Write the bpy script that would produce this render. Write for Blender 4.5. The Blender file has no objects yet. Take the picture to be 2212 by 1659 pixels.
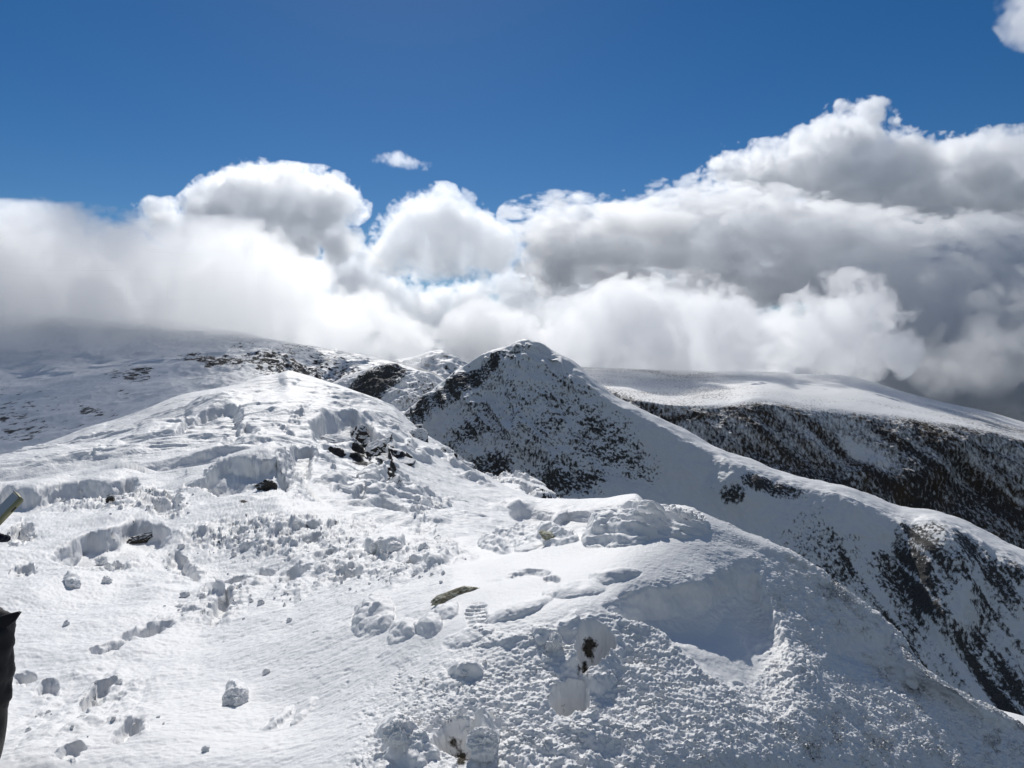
import bpy, bmesh, math, random, os
import numpy as np
from mathutils import Vector, Matrix
sc = bpy.context.scene
C = sc.collection
# ------------------------------------------------------------------ camera frame: sizes below are read off a 2212 x 1659 view of the photo
F = 1533.0
PITCH = math.radians(2.2)
CP, SP = math.cos(PITCH), math.sin(PITCH)
def ray(x, y):
    dx = (np.asarray(x, float) - 1106) / F; dz = -(np.asarray(y, float) - 829.5) / F
    return np.stack([dx + 0 * dz, CP + SP * dz + 0 * dx, -SP + CP * dz + 0 * dx], -1)
def P(x, y, D):
    r = ray(x, y)
    return r * (np.asarray(D, float) / r[..., 1])[..., None]
def proj(p):
    d = p[..., 1] * CP - p[..., 2] * SP
    u = p[..., 1] * SP + p[..., 2] * CP
    return 1106 + F * p[..., 0] / d, 829.5 - F * u / d
SUN_EL, SUN_AZ = math.radians(38), math.radians(-9)
SUND = np.array([math.sin(SUN_AZ) * math.cos(SUN_EL), math.cos(SUN_AZ) * math.cos(SUN_EL), math.sin(SUN_EL)])
# ------------------------------------------------------------------ helpers
def tag(o, label=None, cat=None, group=None, kind=None):
    if label: o['label'] = label
    if cat: o['category'] = cat
    if group: o['group'] = group
    if kind: o['kind'] = kind
    return o
_tab = np.random.default_rng(11).random(65536).astype(np.float32) * 2 - 1
def vnoise(x, y, z=None, seed=0):
    """smooth value noise at arbitrary points, about -1..1"""
    xi = np.floor(x).astype(np.int64); yi = np.floor(y).astype(np.int64)
    fx = (x - xi).astype(np.float32); fy = (y - yi).astype(np.float32)
    fx = fx * fx * fx * (fx * (fx * 6 - 15) + 10); fy = fy * fy * fy * (fy * (fy * 6 - 15) + 10)
    def h(i, j, k):
        return _tab[((i * 73856093) ^ (j * 19349663) ^ (k * 83492791) ^ (seed * 2654435761)) & 65535]
    def plane(k):
        a = h(xi, yi, k); b = h(xi + 1, yi, k); c = h(xi, yi + 1, k); d = h(xi + 1, yi + 1, k)
        a = a + (b - a) * fx; c = c + (d - c) * fx
        return a + (c - a) * fy
    if z is None:
        return plane(np.int64(0)) * 1.6
    zi = np.floor(z).astype(np.int64); fz = (z - zi).astype(np.float32); fz = fz * fz * (3 - 2 * fz)
    a = plane(zi); b = plane(zi + 1)
    return (a + (b - a) * fz) * 1.8
def fbm(x, y, z=None, oct=4, gain=.5, seed=0, mode=0):
    s = 0; a = 1.0; f = 1.0; t = 0
    for k in range(oct):
        c, q = math.cos(k * 1.1), math.sin(k * 1.1)
        n = vnoise((x * c - y * q) * f + 17.3 * k, (x * q + y * c) * f - 9.1 * k, None if z is None else z * f + 5.7 * k, seed + k)
        if mode == 1: n = np.abs(n) * 2 - .75      # billows
        if mode == 2: n = .75 - np.abs(n) * 2      # ridges
        s = s + a * n; t += a; a *= gain; f *= 2.03
    return s / t
def sstep(a, b, x):
    t = np.clip((x - a) / (b - a), 0, 1); return t * t * (3 - 2 * t)
def pchip(xk, yk, x):
    """monotone cubic; yk may be (K, N) with x (M,) -> (M, N)"""
    xk = np.asarray(xk, float); yk = np.asarray(yk, float); one = yk.ndim == 1
    if one: yk = yk[:, None]
    h = np.diff(xk)[:, None]; d = np.diff(yk, axis=0) / h
    m = np.zeros_like(yk)
    if len(xk) > 2:
        w1 = 2 * h[1:] + h[:-1]; w2 = h[1:] + 2 * h[:-1]; ok = d[1:] * d[:-1] > 0
        with np.errstate(all='ignore'):
            m[1:-1] = np.where(ok, (w1 + w2) / (w1 / d[:-1] + w2 / d[1:]), 0)
    m[0] = d[0]; m[-1] = d[-1]
    i = np.clip(np.searchsorted(xk, x, side='right') - 1, 0, len(xk) - 2)
    t = ((x - xk[i]) / (xk[i + 1] - xk[i]))[:, None]; hh = h[i]
    r = (2 * t**3 - 3 * t**2 + 1) * yk[i] + (t**3 - 2 * t**2 + t) * hh * m[i] + (-2 * t**3 + 3 * t**2) * yk[i + 1] + (t**3 - t**2) * hh * m[i + 1]
    return r[:, 0] if one else r
def loft(rows, xs, seg):
    """rows: near to far, each a list of (x, y, D) in view coordinates; returns points (R, N, 3)"""
    K = []
    for row in rows:
        a = np.array(row, float)
        y = pchip(a[:, 0], a[:, 1], xs); D = pchip(a[:, 0], a[:, 2], xs)
        K.append(P(xs, y, D))
    K = np.array(K)                                  # (K, N, 3)
    s = np.concatenate([[0]] + [np.arange(1, n + 1) / n + k for k, n in enumerate(seg)])
    kk = np.arange(len(rows))
    out = np.stack([pchip(kk, K[:, :, c], s) for c in range(3)], -1)
    return out
def normals(p):
    du = np.gradient(p, axis=1); dv = np.gradient(p, axis=0)
    n = np.cross(du, dv); n /= np.linalg.norm(n, axis=-1, keepdims=True) + 1e-12
    return np.where(n[..., 2:3] < 0, -n, n)
def grid_mesh(name, p, mat, attrs=None, keep=None, colors=None):
    R, N = p.shape[:2]
    me = bpy.data.meshes.new(name)
    v = np.ascontiguousarray(p.reshape(-1, 3), dtype=np.float32)
    i = (np.arange(R - 1)[:, None] * N + np.arange(N - 1)[None, :]).ravel()
    q = np.stack([i, i + 1, i + N + 1, i + N], -1).astype(np.int32)
    me.vertices.add(len(v)); me.vertices.foreach_set('co', v.ravel())
    me.loops.add(q.size); me.loops.foreach_set('vertex_index', q.ravel())
    me.polygons.add(len(q)); me.polygons.foreach_set('loop_start', np.arange(0, q.size, 4, dtype=np.int32))
    me.update(); me.validate()
    me.shade_smooth()
    for k, a in (attrs or {}).items():
        at = me.attributes.new(k, 'FLOAT', 'POINT'); at.data.foreach_set('value', np.ascontiguousarray(a, dtype=np.float32).ravel())
    me.materials.append(mat)
    o = bpy.data.objects.new(name, me); C.objects.link(o)
    return o
def inpoly(poly, x, y):
    p = np.array(poly, float); q = np.roll(p, -1, 0); ins = np.zeros(np.shape(x), bool)
    for a, b in zip(p, q):
        if a[1] == b[1]: continue
        ins ^= ((a[1] > y) != (b[1] > y)) & (x < (b[0] - a[0]) * (y - a[1]) / (b[1] - a[1]) + a[0])
    return ins
# displacement features, all in view coordinates of the bare surface, heights in metres
def blob(x, y, cx, cy, rx, ry, ang=0, p=2.0):
    """1 at centre to 0 outside an ellipse turned by ang degrees (positive = rising to the right)"""
    a = math.radians(ang); u = (x - cx) * math.cos(a) - (y - cy) * math.sin(a); v = (x - cx) * math.sin(a) + (y - cy) * math.cos(a)
    r = np.sqrt((u / rx)**2 + (v / ry)**2)
    return np.clip(1 - r**p, 0, 1)
def plateau(x, y, cx, cy, rx, ry, ang=0, e=.3, wob=0):
    a = math.radians(ang); u = (x - cx) * math.cos(a) - (y - cy) * math.sin(a); v = (x - cx) * math.sin(a) + (y - cy) * math.cos(a)
    r = np.sqrt((u / rx)**2 + (v / ry)**2)
    if wob: r = r + wob * fbm(u / rx * 1.7 + cx, v / ry * 1.7 + cy, oct=3)
    return 1 - sstep(1 - e, 1, r)
def scarp(x, y, top, bot, edge=5, p=1.0, side=12):
    """below the curve `top` the snow drops by 1 within `edge` px and rises back to 0 at the curve `bot`"""
    t = np.array(top, float); b = np.array(bot, float)
    yt = np.interp(x, t[:, 0], t[:, 1]); yb = np.interp(x, b[:, 0], b[:, 1])
    yt = yt + np.clip(.06 * (yb - yt), .6, 5) * vnoise(x / 48., y * 0, seed=77)
    w = sstep(t[0, 0], t[0, 0] + side, x) * (1 - sstep(t[-1, 0] - side, t[-1, 0], x))
    k = np.clip((yb - y) / np.maximum(yb - yt, 1), 0, 1)**p
    return w * k * (.55 * sstep(yt - edge * .4, yt + edge, y) + .45 * sstep(yt - edge * 1.5, yt + edge * 3.5, y))
# ------------------------------------------------------------------ materials
def new_mat(name):
    m = bpy.data.materials.new(name); m.use_nodes = True
    t = m.node_tree; t.nodes.clear()
    o = t.nodes.new('ShaderNodeOutputMaterial'); b = t.nodes.new('ShaderNodeBsdfPrincipled')
    t.links.new(b.outputs[0], o.inputs[0])
    return m, t, b
def N(t, kind, **kw):
    n = t.nodes.new(kind)
    for k, v in kw.items():
        if k.startswith('i_'):
            n.inputs[k[2:].replace('_', ' ')].default_value = v
        else: setattr(n, k, v)
    return n
def maprange(t, src, a, b, c=0., d=1.):
    n = N(t, 'ShaderNodeMapRange'); n.inputs[1].default_value = a; n.inputs[2].default_value = b; n.inputs[3].default_value = c; n.inputs[4].default_value = d
    t.links.new(src, n.inputs[0]); return n.outputs[0]
def math_(t, op, a, b=None, c=None):
    n = N(t, 'ShaderNodeMath', operation=op)
    for i, v in enumerate((a, b, c)):
        if v is None: continue
        if isinstance(v, (int, float)): n.inputs[i].default_value = v
        else: t.links.new(v, n.inputs[i])
    return n.outputs[0]
def mix(t, fac, a, b):
    n = N(t, 'ShaderNodeMix', data_type='RGBA')
    t.links.new(fac, n.inputs[0]) if not isinstance(fac, (int, float)) else setattr(n.inputs[0], 'default_value', fac)
    for s, v in ((n.inputs[6], a), (n.inputs[7], b)):
        if isinstance(v, tuple): s.default_value = v + (1,) if len(v) == 3 else v
        else: t.links.new(v, s)
    return n.outputs[2]
def wpos(t, scale=(1, 1, 1), rot=(0, 0, 0)):
    g = N(t, 'ShaderNodeNewGeometry'); m = N(t, 'ShaderNodeMapping'); m.inputs['Scale'].default_value = scale; m.inputs['Rotation'].default_value = rot
    t.links.new(g.outputs['Position'], m.inputs[0]); return m.outputs[0]
def noise_(t, vec, scale, detail=4, rough=.55, out=0):
    n = N(t, 'ShaderNodeTexNoise'); n.inputs['Scale'].default_value = scale; n.inputs['Detail'].default_value = detail; n.inputs['Roughness'].default_value = rough
    if vec is not None: t.links.new(vec, n.inputs['Vector'])
    return n.outputs[out]
SNOW = (.885, .88, .87)
def snow_mat(name, grain, bump, rock=None, rscale=1., rstretch=(1, 1, 1), rrot=(0, 0, 0), rcol=((.035, .034, .034), (.11, .10, .09)), rbias=.5, rsharp=.05, moss=None, rdist=None, crisp=4):
    """snow; where the vertex attribute `rock` plus noise is high the ground shows through"""
    m, t, b = new_mat(name)
    b.inputs['Roughness'].default_value = .62
    b.inputs['Specular IOR Level'].default_value = .35
    n1 = noise_(t, wpos(t), grain, 3, .6)
    n2 = noise_(t, wpos(t), grain * .17, 3, .5)
    hgt = math_(t, 'ADD', n1, math_(t, 'MULTIPLY', n2, 1.6))
    sn = mix(t, n2, (SNOW[0] * .97, SNOW[1] * .975, SNOW[2] * .98), SNOW)
    bp = N(t, 'ShaderNodeBump'); bp.inputs['Strength'].default_value = bump; bp.inputs['Distance'].default_value = .6 / grain
    t.links.new(hgt, bp.inputs['Height']); t.links.new(bp.outputs[0], b.inputs['Normal'])
    if rock:
        at = N(t, 'ShaderNodeAttribute', attribute_name='rock')
        v = wpos(t, rstretch, rrot)
        ns = noise_(t, v, rscale, crisp + 3, .62)
        f = math_(t, 'ADD', math_(t, 'SUBTRACT', ns, 1.0), at.outputs['Fac'])
        msk = maprange(t, f, -.5 + rbias - rsharp, -.5 + rbias + rsharp)
        rn = noise_(t, v, rscale * 3.1, 6, .65)
        rc = mix(t, maprange(t, rn, .35, .7), rcol[0], rcol[1])
        if moss:
            mn = noise_(t, wpos(t), rscale * .08, 4, .6)
            rc = mix(t, maprange(t, mn, .45, .62), rc, moss)
        col = mix(t, msk, sn, rc)
        t.links.new(col, b.inputs['Base Color'])
        t.links.new(maprange(t, msk, 0, 1, .62, .9), b.inputs['Roughness'])
        hh = math_(t, 'ADD', hgt, math_(t, 'MULTIPLY', math_(t, 'MULTIPLY', msk, rn), 3.))
        t.links.new(hh, bp.inputs['Height'])
    else:
        t.links.new(sn, b.inputs['Base Color'])
    return m
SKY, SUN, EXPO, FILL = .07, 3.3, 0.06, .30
# ------------------------------------------------------------------ terrain
def layer(name, rows, xs, seg, back, mat, disp=None, rock=None, soft=0):
    xs = np.asarray(xs, float); full = [list(r) for r in rows]
    K = []
    for row in full:
        a = np.array(row, float); xc = np.clip(xs, a[0, 0], a[-1, 0])
        K.append(P(xs, pchip(a[:, 0], a[:, 1], xc), pchip(a[:, 0], a[:, 2], xc)))
    for _ in range(3 if soft else 0):
        K = [np.stack([k_[:, 0]] + [np.convolve(np.pad(k_[:, c], soft, mode='edge'), np.ones(2 * soft + 1) / (2 * soft + 1), 'valid') for c in (1, 2)], -1) for k_ in K]
    for dD, dz in back:
        e = K[len(full) - 1]
        q = e * ((e[:, 1] + dD) / e[:, 1])[:, None]; q[:, 2] = e[:, 2] + dz; K.append(q)
    K = np.array(K)
    s = np.concatenate([[0.]] + [np.arange(1, n + 1) / n + k for k, n in enumerate(seg)])
    p = np.stack([pchip(np.arange(len(K)), K[:, :, c], s) for c in range(3)], -1)
    vx, vy = proj(p)
    # hidden back rows have no view coordinate of their own: keep features off them
    front = (s <= len(full) - 1)[:, None] & np.ones_like(vx, bool)
    sr = np.broadcast_to(s[:, None], vx.shape)
    if disp: p = disp(p, vx, vy, front, sr)
    rk = rock(p, vx, vy, front, sr) if rock else None
    o = grid_mesh(name, p, mat, {'rock': rk} if rk is not None else None)
    tag(o, kind='structure')
    return o, p, vx, vy
def cols(a, b, step): return np.arange(a, b + step, step)

# ---- near snow: the bank the photographer stands on, with the big drift at the right
F_rows = [
 [(-400,2600,1.15),(0,2600,1.12),(1000,2600,1.05),(1500,2600,1.35),(2212,2600,1.9),(2700,2600,2.0)],
 [(-400,1900,1.9),(0,1900,1.88),(500,1900,1.8),(1000,1900,1.55),(1500,1900,1.95),(2212,1900,2.55),(2700,1950,2.6)],
 [(-400,1659,2.5),(0,1659,2.45),(500,1659,2.3),(1000,1659,1.98),(1500,1659,2.06),(1700,1659,2.20),(1900,1659,2.45),(2212,1700,2.77),(2700,1860,2.9)],
 [(-400,1500,3.3),(0,1500,3.3),(500,1500,3.1),(800,1500,2.6),(1000,1500,2.27),(1500,1470,2.40),(1700,1510,2.47),(1900,1540,2.70),(2212,1625,2.94),(2700,1830,2.98)],
 [(-400,1340,4.7),(0,1340,4.6),(400,1340,4.6),(700,1345,3.7),(850,1340,3.2),(1000,1330,2.85),(1250,1290,2.72),(1500,1260,2.92),(1700,1330,2.97),(1900,1430,3.04),(2212,1590,3.03),(2700,1815,2.95)],
 [(-400,1200,7.2),(0,1200,7),(400,1200,7),(700,1220,5.6),(900,1235,4.2),(1000,1235,3.65),(1130,1205,3.6),(1250,1180,3.45),(1470,1150,3.25),(1700,1235,3.25),(1900,1362,3.15),(2000,1455,2.98),(2212,1570,3.07),(2700,1806,3.05)],
 [(-400,1060,13.5),(0,1040,13),(100,1025,13),(200,1012,13),(260,1004,13),(350,1023,12.5),(430,1008,12),(500,985,12),(590,972,11.5),(630,1005,11.2),(665,1052,10.6),(710,1090,10),(800,1140,9),(900,1165,7.5),(1000,1192,5.6),(1040,1180,5),(1130,1160,4.6),(1250,1155,4.2),(1300,1122,4),(1380,1100,3.8),(1470,1092,3.6),(1520,1106,3.5),(1600,1143,3.45),(1700,1190,3.4),(1800,1250,3.35),(1900,1330,3.25),(1950,1378,3.2),(2000,1440,3.1),(2100,1503,3.1),(2212,1562,3.1),(2700,1800,3.15)],
]
def F_disp(p, x, y, front, s):
    X, Y = p[..., 0], p[..., 1]
    h = np.zeros_like(X)
    right = sstep(-.15, .25, (x - 900) / 900 + (y - 1300) / 1100) * sstep(600, 1000, x)   # rime covered drift
    plain = 1 - right
    x0_, y0_ = x, y
    x = x0_ + 7 * fbm(x0_ / 34, y0_ / 34, oct=3, seed=1) * sstep(60, 120, x0_ + 200); y = y0_ + 5 * vnoise(x0_ / 75 + 50, y0_ / 40, seed=2)
    # general undulation
    h += .05 * fbm(X * .7, Y * .5, oct=3, seed=3) * plain * np.clip(Y / 4, .3, 2.4)
    h += .02 * fbm(X * 2.2, Y * 2.2, oct=2, seed=4)
    # grain of the surface
    h += plain * (.0045 * fbm(X * 7, Y * 16, oct=4, gain=.55, seed=5) + .0022 * fbm(X * 40, Y * 70, oct=2, seed=6)) * np.clip(Y / 4, .6, 1.6)
    rime = .0050 * fbm(X * 34 + Y * 10, Y * 44, oct=4, gain=.6, seed=7, mode=1) + .0032 * fbm(X * 75, Y * 75, oct=2, gain=.7, seed=8)
    smooth = np.maximum(plateau(x, y, 1560, 1340, 150, 130, -30, .5), .75 * plateau(x, y, 1830, 1420, 90, 60, -35, .6))
    h += right * rime * (1 - .9 * smooth) * (.12 + .88 * sstep(1240, 1400, y + .25 * (x - 1400)))
    lump = np.clip(fbm(X * 8, Y * 8, oct=3, seed=21), 0, 1)
    h += right * .026 * lump * sstep(1300, 1420, y + 0 * x) * (1 - sstep(1350, 1500, x)) * sstep(900, 1100, x)
    h += .055 * right * np.clip(fbm(X * 6 + 3, Y * 7, oct=4, gain=.55, seed=23) - .05, 0, 1) * sstep(1500, 1590, y - (x - 1100) * .05) * (1 - sstep(1250, 1500, x)) * sstep(700, 820, x)
    # trodden and churned snow
    ch = np.maximum.reduce([plateau(x, y, 620, 1160, 300, 55, 2, .7, .3), plateau(x, y, 900, 1225, 130, 60, 10, .7, .3),
                            plateau(x, y, 470, 1300, 170, 55, 25, .8, .3), plateau(x, y, 760, 1240, 150, 45, 10, .8, .3), plateau(x, y, 300, 1080, 190, 40, -5, .7, .3),
                            .9 * plateau(x, y, 200, 1530, 300, 130, 20, .8, .4), .6 * plateau(x, y, 636, 1276, 60, 34, 20, .9, .4), .9 * plateau(x, y, 230, 1225, 110, 28, 0, .8, .3)])
    ch = np.where(front, ch, 0)
    c1 = fbm(X * 4.5, Y * 3.2, oct=5, gain=.55, seed=9, mode=1)
    c2 = np.clip(fbm(X * 9, Y * 7, oct=3, seed=10), 0, 1)
    h += ch * (.035 * c1 + .035 * c2) * np.clip(Y / 5, .5, 1.5)
    # footprints, holes and trenches: (cx, cy, rx, ry, angle, depth)
    for cx, cy, rx, ry, an, d in [(320,1372,58,15,14,.13),(240,1400,55,11,12,.08),(490,1268,62,17,22,.14),(472,1322,42,22,40,.14),(215,1492,50,20,35,.13),(55,1455,32,15,10,.1),
        (395,1230,50,22,-35,.14),(150,1630,40,15,20,.06),(45,1242,26,13,20,.13),(45,1145,28,34,0,.3),(352,1096,48,26,-5,.28),(280,1585,42,22,25,.09),(100,1480,28,20,30,.07),
        (840,1210,40,9,0,.1),(700,1205,30,12,20,.12),(640,1240,40,14,20,.12),(570,1235,30,12,10,.1),(760,1250,45,14,10,.12),(900,1235,30,10,5,.07),(1140,1245,60,9,5,.03),(1195,1255,22,8,0,.03)]:
        h -= .65 * d * plateau(x, y, cx, cy, rx, ry, an, .45, .15)
        h += d * .16 * (plateau(x, y, cx, cy - 2, rx * 1.25, ry * 1.4, an, .5, .25) - plateau(x, y, cx, cy, rx * 1.02, ry * 1.05, an, .4, .12)) * (.4 + fbm(X * 12, Y * 12, oct=2, seed=31))
    # the deep foot hole in the drift, opened down to soil, and the one at the lower edge
    hole = np.maximum(plateau(x, y, 1283, 1400, 44, 62, -12, .38, .12), plateau(x, y, 1232, 1510, 40, 50, -35, .45, .12))
    h -= .13 * hole
    h += .022 * (plateau(x, y, 1262, 1440, 95, 130, -25, .6, .3) - hole) * (.6 + 1.3 * fbm(X * 14, Y * 14, oct=3, seed=33))
    h -= .15 * plateau(x, y, 985, 1610, 52, 62, 50, .6, .2)
    # scarps: crescent hollows whose upper rim throws a shadow
    h -= .145 * (1 - .8 * sstep(1610, 1725, x)) * scarp(x, y, [(1290,1305),(1350,1290),(1410,1278),(1470,1268),(1530,1250),(1570,1225),(1600,1212),(1630,1225),(1665,1280),(1700,1380),(1725,1480),(1740,1550)], [(1290,1310),(1400,1350),(1500,1420),(1600,1505),(1680,1550),(1740,1556)], 17, .62, 80)
    h -= .07 * scarp(x, y, [(1780,1390),(1850,1372),(1920,1375),(1960,1420),(1995,1500)], [(1780,1395),(1850,1440),(1920,1500),(1995,1520)], 12, .8, 30)
    h -= .42 * scarp(x, y, [(-200,1075),(0,1056),(100,1040),(200,1030),(262,1022),(300,1030)], [(-200,1120),(0,1110),(100,1090),(200,1065),(300,1050)], 5, .8, 30)
    h -= .30 * scarp(x, y, [(95,1215),(200,1170),(290,1140),(345,1140),(375,1165)], [(95,1222),(180,1240),(260,1240),(330,1200),(375,1180)], 6, .8, 40)
    h += .10 * plateau(x, y, 240, 1165, 150, 40, 12, .9)
    # the block with the cut face
    h += .18 * plateau(x, y, 540, 1010, 105, 42, 14, .35, .08)
    h -= .28 * scarp(x, y, [(395,1040),(470,1035),(540,1018),(600,1000),(640,1040)], [(395,1050),(470,1085),(560,1090),(640,1070)], 5, .8, 26)
    h += .06 * blob(x, y, 535, 1065, 70, 20, 10, 2)
    # small edge cornices and blocks
    h += .10 * plateau(x, y, 830, 1188, 45, 14, 3, .4, .2)
    for cx, cy, rx, ry, an, d in [(807,1340,50,34,35,.085),(868,1368,36,26,40,.06),(925,1352,36,24,30,.06),(968,1322,24,15,10,.05),(1010,1455,34,18,5,.05),(1015,1375,60,22,5,.03),
        (1080,1170,55,24,12,.10),(1150,1163,60,24,5,.10),(1205,1172,45,16,0,.08),(1110,1140,40,10,5,.06),
        (1350,1148,95,34,8,.10),(1300,1165,50,20,20,.08),(1440,1125,90,30,0,.04),(1410,1150,60,16,5,.05),
        (1240,1275,70,14,6,.035),(1330,1250,60,12,6,.03),(1120,1320,80,16,25,.04),
        (600,1545,45,9,38,.03),(655,1530,40,9,38,.03),(510,1512,25,17,20,.09),(150,1262,14,10,0,.1),(1040,1620,38,40,0,.12),(860,1590,46,34,0,.07),(890,1640,60,30,0,.08),(1180,1380,30,22,0,.06),(1290,1490,22,14,0,.05)]:
        b = blob(x, y, cx, cy, rx, ry, an, 2.2)
        h += .62 * d * b**.8 * (1 + .35 * fbm(X * 11, Y * 11, oct=3, seed=41) * (b > 0))
        if x.shape and 1020 < cx < 1450 and cy < 1175:     # feathery layers of rime
            h += .018 * b * np.sin((y - cy) * .55 + 2.0 * fbm(x / 45, y / 45, oct=2, seed=43))
    # boot soles pressed into the crust
    u = (x - 1032); v = (y - 1345)
    sole = plateau(x, y, 1032, 1345, 30, 44, 0, .25)
    h -= .008 * sole * (.6 + .9 * (np.sin(v * .75 + .002 * u * u) > 0) * (np.abs(np.sin(u * .12)) > .2))
    sole = plateau(x, y, 1478, 1112, 46, 16, 0, .3)
    h -= .016 * sole * (np.sin(x * .42) * np.sin(y * .75) > -.1)
    h = np.where(front, h, .05 * fbm(X, Y, oct=3, seed=3))
    q = p.copy(); q[..., 2] += h
    n = normals(q); st = sstep(.02, .35, 1 - n[..., 2]) * front
    w_ = fbm(q[..., 0] * 9, q[..., 1] * 9, q[..., 2] * 16, oct=4, gain=.6, seed=45)
    q += n * (st * w_ * .014 * np.clip(Y / 3, .8, 3))[..., None]
    return q
def F_rock(p, x, y, front, s):
    x, y = proj(p)                    # where the carved surface ended up
    r = np.full_like(x, -.5)
    for cx, cy, rx, ry, an, v in [(1275,1395,24,34,-8,.66),(1262,1440,24,50,-25,.52),(1228,1530,28,26,-30,.46),(985,1615,34,40,50,.55),(1000,1640,20,24,0,.62),(574,1052,15,12,0,.85),(527,1083,14,5,0,.7),
        (310,1160,30,11,15,.62),(290,1172,30,8,10,.5),(240,1078,14,22,10,.55),(143,1045,12,8,0,.35),(1020,1272,4,3,0,.3)]:
        b = blob(x, y, cx, cy, rx, ry, an, 2.); r = np.where(b > 0, np.maximum(r, v * b**.5), r)
    return np.where(front, r, -.5)
m_near = snow_mat('snow_near', 110, .28, rock=True, rscale=28, rcol=((.02, .017, .015), (.09, .075, .055)), rsharp=.06)
near_o, NP_, NX, NY = layer('snow_bank', F_rows, np.concatenate([np.arange(-1400, -300, 14.), cols(-300, 2500, 1.9), np.arange(2514, 3300, 14.)]), [10, 70, 130, 130, 130, 150, 20, 8, 6], [(2.0, -1.1), (6, -3.5), (12, -7)], m_near, F_disp, F_rock, soft=5)

# ---- middle distance: the knoll at the left and the saddle
K_rows = [
 [(-400,1180,17),(0,1150,17),(400,1130,17),(600,1110,15),(640,1130,13.5),(800,1220,12.5),(1000,1270,11),(1200,1260,13),(1400,1240,15),(1700,1400,18),(2212,1700,20),(2600,1900,20)],
 [(-400,1100,22),(0,1020,20),(300,988,21),(500,965,21),(640,1020,18),(800,1108,16.5),(1000,1165,16),(1200,1172,19),(1400,1165,21),(1700,1340,22),(2212,1690,24),(2600,1880,24)],
 [(-400,1120,27),(0,1010,28),(200,962,29),(400,912,30),(600,890,32),(800,962,28),(900,1030,26),(1000,1085,25),(1200,1122,25),(1400,1120,25),(1700,1310,28),(2212,1680,30),(2600,1850,30)],
 [(-400,1180,34),(-100,1045,36),(0,1006,38),(20,990,38),(100,960,40),(200,925,42),(300,890,44),(400,852,46),(500,832,48),(560,814,52),(600,806,54),(622,800,54),(650,806,54),(700,822,54),(760,842,54),(850,880,52),(880,905,51),(900,925,50),(960,965,48),(1000,998,46),(1050,1030,42),(1100,1055,38),(1180,1077,34),(1300,1078,30),(1340,1073,29),(1372,1070,28.5),(1400,1095,28),(1500,1190,30),(1700,1300,32),(2212,1670,34),(2600,1840,34)],
]
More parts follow.
